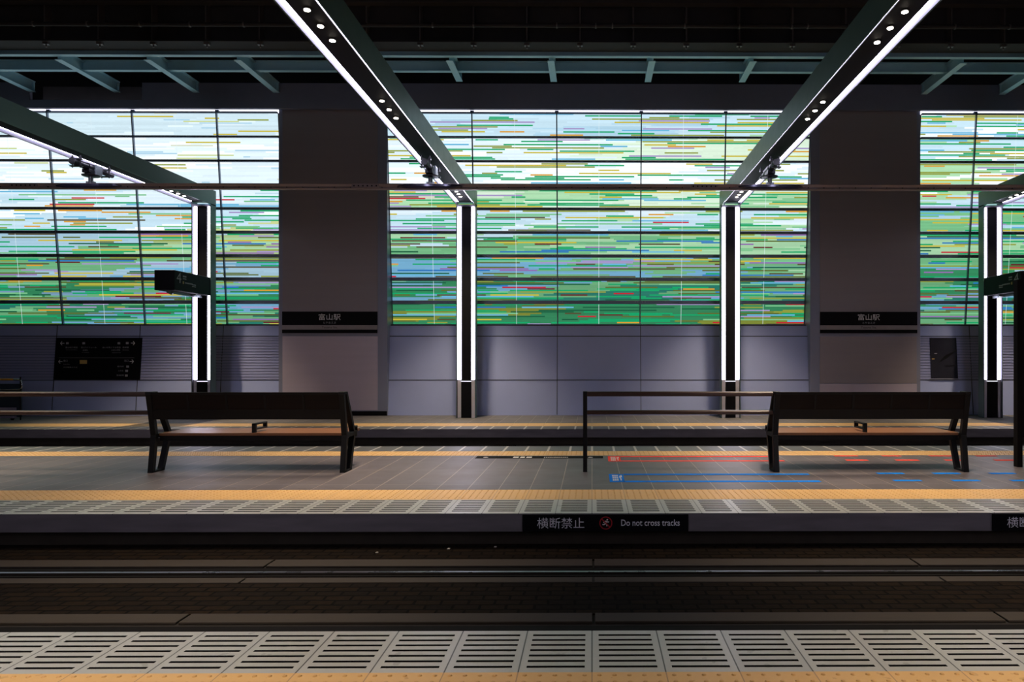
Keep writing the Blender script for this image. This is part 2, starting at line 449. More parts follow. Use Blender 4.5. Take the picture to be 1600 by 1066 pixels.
marking('queue_marking', 'blue', 'blue queue tape with a blue label, nearer than the red', (952, 742, 975, 754.5),
        [(974, 1264, 742.3, 1.6), (974, 1282, 753.4, 1.8)] +
        [(a, b_, 740.8, 1.8) for a, b_ in ((1368, 1412), (1455, 1499), (1543, 1586))] +
        [(a, b_, 752, 2) for a, b_ in ((1394, 1439), (1485, 1530), (1576, 1622))])
fs_ = empty('floor_notice', (G(840, 715.5)[0], G(840, 715.5)[1], .005), 'thin dark floor notice with tiny white words beside the far orange strip', 'floor marking')
g0 = G(742, 717.3); g1 = G(942, 713.6)
MB().box(g0[0], g1[0], g0[1], g1[1], .0055, .0065).build('notice_band', 'steel_dark', fs_)
b = MB()
yy0, yy1 = G(800, 716.6)[1], G(800, 714.6)[1]
for x0, x1 in ((802, 810.5), (813, 820), (822.5, 831)) + tuple((850 + 3.2*i, 852.2 + 3.2*i) for i in range(12)):
    k = 1 if x1 - x0 > 5 else .5
    ym = (yy0 + yy1) / 2
    b.box(G(x0, 715.6)[0], G(x1, 715.6)[0], ym - (yy1-yy0)/2*k, ym + (yy1-yy0)/2*k, .0067, .0075)
for x in (759, 922.5):
    g = G(x, 715.6); b.cyl((g[0], g[1], .0067), (g[0], g[1], .0085), .032, n=14)
b.build('notice_lettering', 'white_mark', fs_)

# ------------------------------------------------------------------ "do not cross" boards on the platform nosing
def cross_sign(x0, lab):
    x1 = x0 + 1.354; y = Y_MN - .004; e = empty('warning_sign', (x0 + .677, y, -.143), lab, 'sign', 'no crossing boards on the middle platform edge')
    MB().box(x0, x1, y - .012, y - .001, -.141, -.004).build('board', 'black', e, bevel=.002)
    text('japanese_lettering', '横断禁止', 'txt', x0 + .312, y - .0135, -.072, .385, .088, e)
    text('english_lettering', 'Do not cross tracks', 'txt', x0 + 1.044, y - .0135, -.070, .478, .052, e)
    cx, cz, R = x0 + .68, -.072, .053
    b = MB(); n = 40
    ro, ri = R, R * .84
    vs = [(cx + r*cos(2*pi*i/n), y - .0145, cz + r*sin(2*pi*i/n)) for r in (ro, ri) for i in range(n)]
    b.add(vs, [(i, (i+1) % n, n + (i+1) % n, n + i) for i in range(n)])
    a = pi * .75
    for sgn in (1,):
        d = (cos(a), sin(a)); nn = (-d[1]*.0045, d[0]*.0045)
        b.add([(cx + d[0]*ri*t_ + s_*nn[0], y - .0155, cz + d[1]*ri*t_ + s_*nn[1]) for t_, s_ in ((-1,-1),(1,-1),(1,1),(-1,1))], [(0,1,2,3)])
    b.build('prohibition_ring', 'red_sign', e)
    b = MB()   # running figure: head, trunk, arms, legs
    yy = y - .0138
    def limb(x0_, z0_, x1_, z1_, w_=.0042):
        L = math.hypot(x1_-x0_, z1_-z0_); nx, nz = -(z1_-z0_)/L*w_, (x1_-x0_)/L*w_
        b.add([(cx+x0_+nx, yy, cz+z0_+nz), (cx+x0_-nx, yy, cz+z0_-nz), (cx+x1_-nx, yy, cz+z1_-nz), (cx+x1_+nx, yy, cz+z1_+nz)], [(0,1,2,3)])
    m = 14; b.add([(cx + .012 + .0068*cos(2*pi*i/m), yy, cz + .027 + .0068*sin(2*pi*i/m)) for i in range(m)], [tuple(range(m))])
    limb(.006, .018, -.004, -.004, .0062); limb(.006, .016, -.012, .012); limb(-.012, .012, -.018, .002)
    limb(.007, .015, .018, .006); limb(.018, .006, .026, .012); limb(-.004, -.004, .010, -.010); limb(.010, -.010, .008, -.026)
    limb(-.004, -.004, -.014, -.014); limb(-.014, -.014, -.028, -.012)
    b.build('running_figure', 'txt', e)
cross_sign(P(816.5, 810, Y_MN)[0], 'black board with white words and red ring, complete in view')
cross_sign(P(1549, 810, Y_MN)[0], 'black board with white words, cut off at the right frame edge')

# ------------------------------------------------------------------ lower wall
prof_y = lambda z: 15.3 + .17 * z / 1.96
wb = MB().prism([(15.3, 0), (17.0, 0), (17.0, 1.96), (15.47, 1.96)], 'x', XL, XR)
wall = struct(wb.build('wall_back', 'panel'))
XM_C = [P(605, 180, 15.2)[0] + i * 1.826 for i in range(6)]
xl = [P(x, 180, 15.2)[0] for x in (75, 207, 339)]
XM_L = [xl[0] - 2 * 1.826, xl[0] - 1.826] + xl + [P(435.5, 300, 15.25)[0]]
xr = P(1524.5, 180, 15.2)[0]
XM_R = [P(1438, 300, 15.25)[0], xr, xr + 1.826, xr + 3.652]
# joints
jb = MB()
for z in (1.729, .77):
    jb.prism([(prof_y(z) - .006, z - .008), (prof_y(z) + .01, z - .008), (prof_y(z) + .01, z + .008), (prof_y(z) - .006, z + .008)], 'x', XL, XR)
for xs in XM_C[1:-1] + XM_L[1:-1] + XM_R[1:-1]:
    jb.prism([(15.294, .02), (15.31, .02), (15.48, 1.96), (15.464, 1.96)], 'x', xs - .006, xs + .006)
jb.build('panel_joint_lines', 'joint', wall)
for a, b_ in ((XM_L[0], XM_L[-1]), (XM_R[0], XM_R[-1])):
    rb = MB(); z0, z1 = .785, 1.715
    rb.prism([(prof_y(z0) - .004, z0), (prof_y(z0) + .01, z0), (prof_y(z1) + .01, z1), (prof_y(z1) - .004, z1)], 'x', a, b_)
    n = 15
    for i in range(1, n):
        z = z0 + (z1 - z0) * i / n
        rb.prism([(prof_y(z) - .012, z - .004), (prof_y(z), z - .012), (prof_y(z), z + .008), (prof_y(z) - .012, z + .004)], 'x', a, b_)
    rb.build('ribbed_cladding', 'ribbed', wall)
# back of everything above the glass
struct(MB().box(XL, XR, 16.9, 17.1, 1.96, 9.0).build('wall_far_void', 'void'))
struct(MB().box(XL - .2, XL, -3, 17.1, GZ, 9.0).build('wall_left', 'void'))
struct(MB().box(XR, XR + .2, -3, 17.1, GZ, 9.0).build('wall_right', 'void'))
struct(MB().box(XL - .2, XR + .2, -3.2, -3, GZ, 9.0).build('wall_front', 'void'))
struct(MB().box(XL - .2, XR + .2, -3.2, 17.1, 9.0, 9.2).build('ceiling', 'void'))

# ------------------------------------------------------------------ glass murals
ZB, ZT, YB, YT = 1.99, 6.535, 15.66, 15.2
W_, PB, PB2, SK = (1.0, 1.08, 1.1), (.46, .70, .86), (.60, .82, .95), (.22, .52, .78)
PG, PG2, GR, TL = (.44, .76, .46), (.20, .55, .27), (.045, .32, .14), (.03, .26, .19)
LV, OL, OLD, CY = (.38, .30, .58), (.28, .34, .05), (.11, .15, .03), (.14, .48, .74)
PB3, PG3 = (.80, .95, 1.04), (.74, .92, .74)
PY_, BE = (.62, .70, .32), (.72, .76, .60)
row_pal = {
 'L': [[(.66, .84, .93), PB3, (.66, .84, .93), (.66, .84, .93)], [W_, PB3, W_, PB3], [W_, PB3, W_, PB3], [W_, PB3, PB2, PY_], [PB2, W_, PB2, PY_], [PG, (.45, .62, .30), PG2, PB], [PB, SK, PB, PG2], [SK, PG2, (.25, .45, .65), GR], [TL, PG2, GR, SK]],
 'C': [[PB2, PB, PB2, PG], [PB3, W_, PB3, PG3], [W_, PB3, W_, W_], [PG, PG3, PG, BE], [PB2, PB3, PG, PB2], [PG, PG2, PB2, PG], [SK, PG2, SK, PG], [GR, SK, PG2, TL], [PG2, SK, OL, GR]],
 'R': [[PG, PB2, W_, PG], [PB2, PG, PB2, W_], [PB2, PG, W_, PB2], [PG, PB2, PG, W_], [PB2, PG, PB, PG2], [PG2, PG, PB2, PG], [PG2, GR, PB, PG], [PG2, GR, SK, TL], [PG2, GR, SK, PG2]]}
GRN, DGR, RED, DRD, ORG, YEL, BLU, BRN, PUR = (.005, .38, .14), (.008, .11, .05), (.56, .01, .03), (.13, .008, .015), (.72, .34, .03), (.60, .50, .05), (.02, .17, .52), (.09, .07, .03), (.28, .15, .42)
def accents(r, zone):
    a = [(GRN, 5), (OL, 2), (LV, 1.5), (YEL, 1.6), (ORG, .9), (CY, 1.5)]
    if r >= 3: a += [(RED, .8 if zone != 'R' else .5), (BRN, 1.0), (PG2, 2)]
    if r >= 5: a += [(DGR, 3), (DRD, .9), (BLU, 1.3 if zone != 'R' else 3), (OLD, 2.5), (PUR, 1.2), (BRN, 1.5)]
    if zone == 'L' and r < 3: a = [(YEL, 1), (OL, 1), (PB, 3), (BE, 1), (PY_, 1)]
    return a
DENS = {'L': [.0, .03, .12, .4, .55, .62, .6, .72, .75], 'C': [.24, .42, .36, .62, .58, .66, .72, .75, .78], 'R': [.75, .62, .6, .6, .62, .66, .7, .75, .75]}
def vnoise(x, k):
    i = math.floor(x); f = x - i; f = f * f * (3 - 2 * f)
    h = lambda n: random.Random(n * 7919 + k * 104729).random()
    return h(i) * (1 - f) + h(i + 1) * f
NL = 15
def lines_for(zone, r, x0, x1):
    out = []
    rng = random.Random(ord(zone) * 1000 + r * 31)
    pal = row_pal[zone][r]; acc = accents(r, zone); tot = sum(w_ for _, w_ in acc)
    for li in range(NL):
        seg = []; x = x0 - rng.random() * .5
        k = r * 100 + (li // 2) * 1; ks = r * 7 + ord(zone)
        while x < x1:
            L = .5 + rng.random() * 1.0
            v = .82 * vnoise(x * .36 + li * .10 + r * .7, ks) + .18 * vnoise(x * .8 + li * .3, k + 3)
            if zone == 'C' and r <= 1: v += .22 * max(0, (x - .5) / 4)
            idx = min(3, max(0, int((v - .14) / .72 * 4)))
            c = pal[idx]; j = (.93 + .14 * rng.random()) * (1, 1, 1, .95, .96, .86, .78, .70, .70)[r]
            seg.append([x, x + L, tuple(q * j for q in c)]); x += L
        # merge runs of the same palette entry
        out_l = []
        dens = DENS[zone][r]
        if zone == 'C' and r == 0: dens = .24
        if rng.random() < .97:
            x = x0 - rng.random() * 2
            while x < x1:
                d = dens
                if zone == 'C' and r == 0: d = .2 + .55 * max(0, min(1, (x + 0) / 4))
                gap = (.1 + rng.expovariate(1.0)) * (1.7 * (1 - d) + .12) * (1.3 if d > .13 else 3.5)
                x += gap; L = (.3 + rng.random() ** 1.3 * 2.5) * (1 if dens > .13 else .45)
                if li % 2 == 0 and rng.random() < .35: x += .8; continue
                q = rng.random() * tot
                for c, w_ in acc:
                    q -= w_
                    if q <= 0: break
                if c in (RED, DRD, ORG): L = min(L, .4 + .8 * rng.random())
                out_l.append((x, x + L, c)); x += L
        out.append((seg, out_l))
    return out
def mural(zone, xs, lab):
    e = empty('backlit_glass_mural', ((xs[0] + xs[-1]) / 2, YB, ZB), lab, 'glass mural', 'coloured glass wall sections')
    o0 = wl(e)
    def pt(x, s, off=0.0): # s 0 bottom..1 top along the leaning plane
        return (x - o0[0], YB + (YT - YB) * s + off - o0[1], ZB + (ZT - ZB) * s - o0[2])
    # slight widening of the columns towards the foot is left out: all mullions are parallel
    for r in range(9):
        data = lines_for(zone, r, xs[0], xs[-1])
        s_top = 1 - r / 9; s_bot = 1 - (r + 1) / 9
        for ci in range(len(xs) - 1):
            a, b_ = xs[ci], xs[ci + 1]
            v, f, col = [], [], []
            def quad(xa, xb, sa, sb, c, off):
                n = len(v)
                v.extend([pt(xa, sa, off), pt(xb, sa, off), pt(xb, sb, off), pt(xa, sb, off)]); f.append((n, n+1, n+2, n+3)); col.append(c)
            for li, (seg, al) in enumerate(data):
                t0 = s_top - (s_top - s_bot) * li / NL; t1 = s_top - (s_top - s_bot) * (li + 1) / NL
                cuts = sorted({a, b_} | {q for s_ in seg for q in s_[:2] if a < q < b_} | {q for s_ in al for q in s_[:2] if a < q < b_})
                last = None
                for xa, xb in zip(cuts, cuts[1:]):
                    m = (xa + xb) / 2; c = W_
                    for s_ in seg:
                        if s_[0] <= m <= s_[1]: c = s_[2]
                    acc_ = False
                    for s_ in al:
                        if s_[0] <= m <= s_[1]: c = s_[2]; acc_ = True
                    if acc_:
                        tm = t0 + (t1 - t0) * .14
                        base = next((s_[2] for s_ in seg if s_[0] <= m <= s_[1]), W_)
                        quad(xa, xb, tm, t0, base, 0); quad(xa, xb, t1, tm, c, 0)
                    else: quad(xa, xb, t1, t0, c, 0)
            # pane joint: bright slit in the middle of the wide panes
            if b_ - a > 1.5:
                m = (a + b_) / 2; quad(m - .0035, m + .0035, s_bot, s_top, (.75, .88, .92), -.002)
            # solid glass body behind the coloured faces
            n = len(v)
            bx = [pt(x_, s_, o_) for o_ in (.004, .03) for x_, s_ in ((a, s_bot), (b_, s_bot), (b_, s_top), (a, s_top))]
            v.extend(bx); bf = [(n+3,n+2,n+1,n), (n+4,n+5,n+6,n+7), (n,n+1,n+5,n+4), (n+1,n+2,n+6,n+5), (n+2,n+3,n+7,n+6), (n+3,n,n+4,n+7)]
            f.extend(bf); col.extend([(.02, .02, .02)] * 6)
            me = bpy.data.meshes.new('glass_pane'); me.from_pydata(v, [], f)
            ca = me.color_attributes.new('Col', 'FLOAT_COLOR', 'CORNER')
            buf = []
            for fi, face in enumerate(f): buf += [*col[fi], 1.0] * len(face)
            ca.data.foreach_set('color', buf)
            me.materials.append(M['mural']); o = bpy.data.objects.new('glass_pane', me); C.objects.link(o); o.parent = e
    mb = MB()
    P2 = lambda x, s, off: (x, YB + (YT - YB) * s + off, ZB + (ZT - ZB) * s)
    for r in range(10):
        s = 1 - r / 9; p_ = P2(0, s, 0); hh = .024 + .0035 * r if 0 < r < 9 else .022
        MB().box(xs[0], xs[-1], p_[1] - .045, p_[1] + .02, p_[2] - hh, p_[2] + hh * .5).build('transom', 'mull', e)
    for x in xs[1:-1]:
        b = MB(); b.prism([(YB - .05, ZB), (YB + .01, ZB), (YT + .01, ZT), (YT - .05, ZT)], 'x', x - .012, x + .012); b.build('mullion', 'mull', e)
    bb = MB()
    for r in range(10):
        for x in xs[1:-1]:
            p_ = P2(0, 1 - r / 9, 0)
            for d in (-.11, -.05, .05, .11): bb.box(x + d - .009, x + d + .009, p_[1] - .052, p_[1] - .045, p_[2] - .012, p_[2] + .004)
    bb.build('fixing_bolts', 'bolt', e)
    # cove light above the glass, with brackets
    MB().box(xs[0], xs[-1], 15.24, 15.28, 6.55, 6.64).build('cove_light', 'cove', e)
    for x in xs[1:-1]: MB().box(x - .04, x + .04, 15.19, 15.235, 6.54, 6.59).build('bracket', 'mull', e)
    MB().box(xs[0], xs[-1], 15.48, 15.58, 1.962, 1.985).build('sill', 'joint', e)
    return e
mural('L', XM_L, 'coloured glass wall section on the left, palest blue-white at its top')
mural('C', XM_C, 'widest coloured glass wall section, between the two grey pilasters')
mural('R', XM_R, 'greenest glass wall section, right of the right-hand pilaster')

# ------------------------------------------------------------------ pilasters
def pilaster(xa, xb, xi0, xi1, bands, lab, slab):
    e = struct(MB().box(xa, xb, 15.25, 16.9, 0, 6.9).build('pilaster', 'pil_frame'), lab, 'pilaster')
    MB().box(xi0, xi1, 15.235, 15.249, 2.06, 6.6).build('upper_panel', 'pil', e, bevel=.002)
    if bands:
        MB().box(xi0, xi1, 15.235, 15.249, .70, 1.72).build('middle_panel', 'pil', e, bevel=.002)
        MB().box(xi0, xi1, 15.235, 15.249, .06, .69).build('lower_panel', 'pil_low', e, bevel=.002)
    else:
        MB().box(xi0, xi1, 15.235, 15.249, .12, 1.72).build('lower_panel', 'pil_low', e, bevel=.002)
    MB().box(xa, xb, 15.225, 15.249, 0.005, .10).build('kick_plate', 'black', e)
    cx = (xi0 + xi1) / 2
    s = empty('station_name_sign', (cx, 15.22, 1.74), slab, 'sign', 'station name signs on the pilasters')
    z = lambda y: P(900, y, 15.22)[2]
    MB().box(xi0, xi1, 15.215, 15.234, z(508.3), z(487.2)).build('name_board', 'black', s)
    MB().box(xi0, xi1, 15.217, 15.234, z(515.2), z(508.4)).build('pale_band', 'grey_strip', s)
    MB().box(xi0, xi1, 15.215, 15.234, z(520.8), z(515.3)).build('lower_black_band', 'black', s)
    text('kanji_lettering', '富山駅', 'txt', cx, 15.213, z(495.5), .47, .135, s)
    text('kana_lettering', 'とやまえき', 'txt_dim', cx, 15.213, z(504.4), .27, .045, s)
    text('latin_lettering', 'Toyama Sta.', 'txt_dark', cx, 15.215, z(512.2), .34, .062, s)
pilaster(P(435.5, 300, 15.25)[0], P(605, 300, 15.25)[0], P(441.5, 300, 15.24)[0], P(590, 300, 15.24)[0], False,
         'wide grey wall pilaster behind the left-hand bench', 'black station name board on the left-hand pilaster')
pilaster(P(1266, 300, 15.25)[0], P(1438, 300, 15.25)[0], P(1281, 300, 15.24)[0], P(1432.5, 300, 15.24)[0], True,
         'wide grey wall pilaster behind the right-hand bench', 'black station name board on the right-hand pilaster')

# ------------------------------------------------------------------ fascia
zt, zb_ = P(900, 131, 15.1)[2], P(900, 170.5, 15.1)[2]
nx0, nx1, nz = P(46, 150, 15.1)[0], P(222, 150, 15.1)[0], P(900, 158, 15.1)[2]
fb = MB()
for a, b_, top in ((XL, nx0, zt), (nx0, nx1, nz), (nx1, XR, zt)): fb.box(a, b_, 15.1, 15.18, zb_, top)

struct(fb.build('wall_fascia', 'fascia'))
MBx = MB().box(nx0 - .1, nx1 + .1, 15.6, 15.7, nz - .1, zt + .1).build('wall_recess', 'girder'); struct(MBx)

# ------------------------------------------------------------------ steelwork under the ceiling
ZS = 6.95
def ibeam_x(y, x0, x1, z, w_=.1, h=.2):
    b = MB(); b.box(x0, x1, y - w_/2, y + w_/2, z, z + .012); b.box(x0, x1, y - w_/2, y + w_/2, z + h - .012, z + h); b.box(x0, x1, y - .006, y + .006, z + .012, z + h - .012)
    return b
b = ibeam_x(13.33, XL, XR, ZS + .005); tag(b.build('steel_beam', 'steel_teal'), 'long pale teal steel beam, upper of the two above the glass', 'steel beam', 'long steel beams')
b = ibeam_x(14.05, XL, XR, ZS + .01); tag(b.build('steel_beam', 'steel_teal'), 'long pale teal steel beam, lower of the two above the glass', 'steel beam', 'long steel beams')
def ibeam_y(x, y0, y1, z, w_=.13, h=.2):
    b = MB(); b.box(x - w_/2, x + w_/2, y0, y1, z - .012, z); b.box(x - .007, x + .007, y0, y1, z, z + h); b.box(x - w_/2, x + w_/2, y0, y1, z + h, z + h + .012)
    b.box(x - .05, x + .05, y1 - .02, y1, z, z + h)
    return b
for xc, y0, y1, nm in ((-11.9, 13.40, 15.06, 'cut off by the left frame edge'), (P(103, 100, 13.6)[0], 13.40, 15.06, 'above the left glass, second from the left'), (P(240, 100, 13.6)[0], 13.40, 15.06, 'above the left glass, third from the left'), (P(379, 100, 13.6)[0], 13.40, 15.06, 'above the left-hand pilaster'),
                       (P(703, 94, 13.45)[0], 13.40, 14.42, 'the leftmost of four above the central glass'), (P(861, 94, 13.45)[0], 13.40, 14.42, 'second from left of four above the central glass'), (P(1018.5, 94, 13.45)[0], 13.40, 14.42, 'third from left of four above the central glass'), (P(1176, 95, 13.45)[0], 13.40, 14.42, 'rightmost of four above the central glass'),
                       (P(1499, 105, 13.6)[0], 13.45, 15.06, 'above the edge of the right-hand glass'), (P(1499, 105, 13.6)[0] + 1.68, 13.45, 15.06, 'in the top right corner')):
    z = ZS - .03
    e = tag(ibeam_y(xc, y0, y1, z).build('steel_bracket', 'steel_teal'), 'short teal steel cross beam ' + nm, 'steel beam', 'short cross beams')
g = empty('ceiling_girder', (0, 13.05, 7.02), 'big dark girder with web stiffeners across the top of the view', 'girder')
MB().box(XL, XR, 12.85, 13.25, 7.02, 7.05).build('bottom_flange', 'girder', g)
MB().box(XL, XR, 13.04, 13.06, 7.05, 9.0).build('web', 'girder', g)
i = 0
x = P(67, 75, 12.85)[0] - .975 * 2
while x < 10.5:
    MB().box(x - .012, x + .012, 12.88, 13.04, 7.05, 9.0).build('web_stiffener', 'pipe', g)
    bb = MB(); bb.box(x - .05, x + .05, 12.90, 12.96, 6.985, 7.02); bb.cyl((x, 12.93, 6.94), (x, 12.93, 7.0), .014, n=8); bb.build('flange_clamp', 'pipe', g)
    x += .975
g = empty('ceiling_pipe', (0, 12.5, 7.16), 'dark pipe with clamps running in front of the girder', 'pipe')
MB().cyl((XL, 12.5, 7.16), (XR, 12.5, 7.16), .035, n=12).build('tube', 'girder', g)
for px in (52, 137, 219, 297, 381, 553, 676, 740, 870, 931, 957, 1070, 1155, 1237, 1262, 1325, 1492, 1577):
    xx = P(px, 43, 12.5)[0]; MB().cyl((xx - .012, 12.5, 7.16), (xx + .012, 12.5, 7.16), .046, n=12).build('pipe_clamp', 'pipe', g)
tag(MB().cyl((XL, 13.75, 7.25), (XR, 13.75, 7.25), .04, n=12).build('ceiling_pipe', 'pipe'), 'thin dark conduit between the two long teal beams', 'pipe')
for i, z in enumerate((7.9,)):
    tag(MB().box(XL, XR, 12.6, 12.75, 7.62, 7.70).build('cable_tray', 'girder'), 'dark cable tray along the top of the view', 'cable tray')

# ------------------------------------------------------------------ lit portal frames
def portal(xc, lab):
    YF, YBk, ZTOP, ZU = 14.6, 14.8, 4.745, 4.427
    YN = 1.1          # front of the added, unseen leg beside the camera, facing the far one
    YE = YN
    e = empty('lit_portal_frame', (xc, YF, 0), lab, 'portal frame', 'lit portal frames')
    hw, lt = .20, .012
    b = MB()       # column: back, two side lips
    b.prism([(xc - hw, YF), (xc - hw + lt, YF), (xc - hw + lt, YBk - .02), (xc + hw - lt, YBk - .02), (xc + hw - lt, YF), (xc + hw, YF), (xc + hw, YBk), (xc - hw, YBk)], 'z', .005, ZU + .02)
    b.build('column_casing', 'portal', e)
    b = MB()       # unseen near leg, added to light platform edge and wall from the front
    b.prism([(xc - hw, YN), (xc - hw + lt, YN), (xc - hw + lt, YN - .18), (xc + hw - lt, YN - .18), (xc + hw - lt, YN), (xc + hw, YN), (xc + hw, YN - .2), (xc - hw, YN - .2)], 'z', .005, ZU + .02)
    b.build('added_column_casing', 'portal', e)
    for s in (-1, 1):
        a, c = sorted((xc + s * .103, xc + s * .182))
        MB().box(a, c, YN - .07, YN - .06, .80, ZU - .03).build('added_column_light_strip', 'strip_added', e)  # added fill light, out of view
        MB().box(a, c, YN - .07, YN - .055, .01, .80).build('added_column_cover', 'cover', e)
    MB().box(xc - .10, xc + .10, YN - .17, YN - .03, .012, ZU - .04).build('added_column_louvre', 'louvre', e)
    b = MB()       # beam: upside-down channel
    b.prism([(xc - hw, ZU), (xc - hw + lt, ZU), (xc - hw + lt, ZU + .07), (xc + hw - lt, ZU + .07), (xc + hw - lt, ZU), (xc + hw, ZU), (xc + hw, ZTOP), (xc - hw, ZTOP)], 'y', YN - .2, YBk)
    b.build('beam_casing', 'portal', e)
    for s in (-1, 1):
        MB().box(xc + s * (hw - lt) - s * .001, xc + s * (hw - lt) - s * .004, YF + .002, YF + .09, .01, ZU - .02).build('column_inner_lip', 'lip', e)
        MB().box(xc + s * (hw - lt) - s * .001, xc + s * (hw - lt) - s * .004, YE, YF - .0, ZU + .002, ZU + .068).build('beam_inner_lip', 'lip', e)
        a, c = sorted((xc + s * .103, xc + s * .182)); a2, c2 = sorted((xc + s * .135, xc + s * .184))
        MB().box(a, c, YF + .060, YF + .07, .80, ZU - .03).build('column_light_strip', 'strip_col', e)
        MB().box(a, c, YF + .055, YF + .07, .01, .80).build('column_lower_cover', 'cover', e)
        MB().box(a2, c2, YE, YF - .04, ZU + .058, ZU + .066).build('beam_light_strip', 'strip', e)
    MB().box(xc - .10, xc + .10, YF + .03, YBk - .03, .775, ZU - .04).build('column_louvre', 'louvre', e)
    MB().box(xc - .102, xc + .102, YF + .02, YBk - .03, .765, .775).build('light_line', 'white_line', e)
    MB().box(xc - .102, xc + .102, YF + .012, YBk - .03, .012, .763).build('column_base_box', 'black', e)
    MB().box(xc - .134, xc + .134, YE, YF - .05, ZU + .046, ZU + .069).build('beam_louvre', 'louvre', e)
    MB().box(xc - .186, xc + .186, YF - .045, YF + .06, ZU - .035, ZU - .005).build('corner_plate', 'lip', e)
    for yc in (13.57, 13.79, 14.0, 8.77, 9.08, 9.40, 6.47, 6.79, 7.10, 1.8, 2.1, 2.4):
        d = MB().cyl((xc, yc, ZU + .036), (xc, yc, ZU + .045), .04, n=20).build('downlight', 'ring', e)
        MB().cyl((xc, yc, ZU + .031), (xc, yc, ZU + .0355), .028, n=20).build('lens', 'lens', d)
        L = bpy.data.lights.new('downlight_lamp', 'SPOT'); L.energy = W_SPOT; L.color = (1.0, .80, .58)
        L.spot_size = math.radians(76); L.spot_blend = .7; L.shadow_soft_size = .03
        lo = bpy.data.objects.new('downlight_lamp', L); C.objects.link(lo); lo.parent = d
        w0 = wl(d); lo.location = (xc - w0[0], yc - w0[1], ZU + .022 - w0[2])
    return e
XC = [P(314.3, 400, 14.6)[0], P(728, 400, 14.6)[0], P(1142, 400, 14.6)[0], P(1552, 400, 14.6)[0]]
for xc, lab in zip(XC, ('lit steel portal frame at the left, carrying the hanging black sign over the left bench', 'lit steel portal frame left of the centre, standing by the left pilaster', 'lit steel portal frame behind the long handrail, left of the right pilaster', 'lit steel portal frame at the right edge, right of the map board')):
    portal(xc, lab)

# ------------------------------------------------------------------ overhead conductor rail and its hangers
yr = 11.4; zr0, zr1 = P(900, 297.3, yr)[2], P(900, 288.2, yr)[2]
r = empty('overhead_rail', (0, yr, zr0), 'dark overhead conductor rail running across the whole view', 'overhead rail')
zm = (zr0 + zr1) / 2
MB().prism([(yr - .02, zr0), (yr + .02, zr0), (yr + .03, zr0 + .02), (yr + .018, zm), (yr + .04, zr1 - .012), (yr + .04, zr1), (yr - .04, zr1), (yr - .04, zr1 - .012), (yr - .018, zm), (yr - .03, zr0 + .02)], 'x', XL, XR).build('rail_profile', 'ohrail', r)
bb = MB(); x = XL + .1
while x < XR: bb.cyl((x, yr - .036, zm - .012), (x, yr - .018, zm - .012), .008, n=8); x += .255
bb.build('bolt_row', 'black', r)
for px in (40, 572, 1100):
    xx = P(px, 290, yr)[0]; bb = MB(); bb.box(xx - .22, xx + .22, yr - .045, yr - .02, zm - .018, zm + .03); sp = bb.build('splice_plate', 'ohrail', r)
    bb = MB()
    for k in range(6): bb.cyl((xx - .18 + .072 * k, yr - .051, zm + .008), (xx - .18 + .072 * k, yr - .045, zm + .008), .012, n=8)
    bb.build('splice_bolts', 'black', sp)
def hanger(xc, lab):
    e = empty('rail_hanger', (xc, yr, zr1), lab, 'insulator hanger', 'insulator hangers of the overhead rail')
    zt_ = 4.325
    b = MB(); b.cyl((xc, yr - .42, zt_), (xc, yr - .10, zt_), .052, n=16); b.cyl((xc, yr - .10, zt_), (xc, yr + .2, zt_ - .005), .062, n=16); b.cyl((xc, yr + .2, zt_), (xc, yr + .50, zt_), .04, n=16)
    b.box(xc - .06, xc + .06, yr - .12, yr + .1, zt_ - .10, zt_ - .04)
    b.build('insulator_tube', 'clamp', e, bevel=.004)
    for yy in (yr - .32, yr + .34):
        b = MB()
        for sx in (-.062, .062):
            b.cyl((xc + sx, yy, zt_ - .08), (xc + sx, yy, 4.44), .010, n=8); b.cyl((xc + sx, yy, zt_ + .06), (xc + sx, yy, zt_ + .085), .022, n=6)
        b.box(xc - .09, xc + .09, yy - .028, yy + .028, zt_ - .066, zt_ - .05); b.box(xc - .08, xc + .08, yy - .03, yy + .03, zt_ + .045, zt_ + .062)
        b.build('u_bolt', 'clamp', e)
    MB().box(xc + .05, xc + .085, yr + .0, yr + .15, zt_ - .11, zt_ + .05).build('side_plate', 'clamp_light', e, bevel=.008)
    b = MB(); b.cyl((xc, yr, zt_ - .135), (xc, yr, zt_ - .12), .125, .13, n=28); b.cyl((xc, yr, zt_ - .15), (xc, yr, zt_ - .135), .07, .125, n=28); b.cyl((xc, yr, zt_ - .12), (xc, yr, zt_ - .095), .13, .06, n=28)
    b.build('insulator_disc', 'clamp', e)
    b = MB(); b.cyl((xc, yr, zr1), (xc, yr, zt_ - .145), .035, n=14); b.box(xc - .06, xc + .06, yr - .03, yr + .03, zr1, zr1 + .03)
    b.build('stem', 'clamp_light', e)
    n = 24; prof = []
    b = MB()
    sl = .52
    pts = [(xc - sl + 2 * sl * i / n, -.018 * (1 - (2 * i / n - 1) ** 2)) for i in range(n + 1)]
    vs = []
    for xx, dz in pts:
        k = max(.25, (1 - (2 * (xx - xc) / (2 * sl)) ** 8))
        vs += [(xx, yr - .052, zm - .036 * k), (xx, yr - .066, zm), (xx, yr - .052, zm + .036 * k), (xx, yr - .04, zm + .036 * k), (xx, yr - .04, zm - .036 * k)]
    fs = []
    for i in range(n):
        for j in range(5): fs.append((i*5 + j, i*5 + (j+1) % 5, (i+1)*5 + (j+1) % 5, (i+1)*5 + j))
    fs += [(0,1,2,3,4), tuple(n*5 + q for q in (4,3,2,1,0))]
    b.add(vs, fs); b.build('guard_sleeve', 'gloss', e)
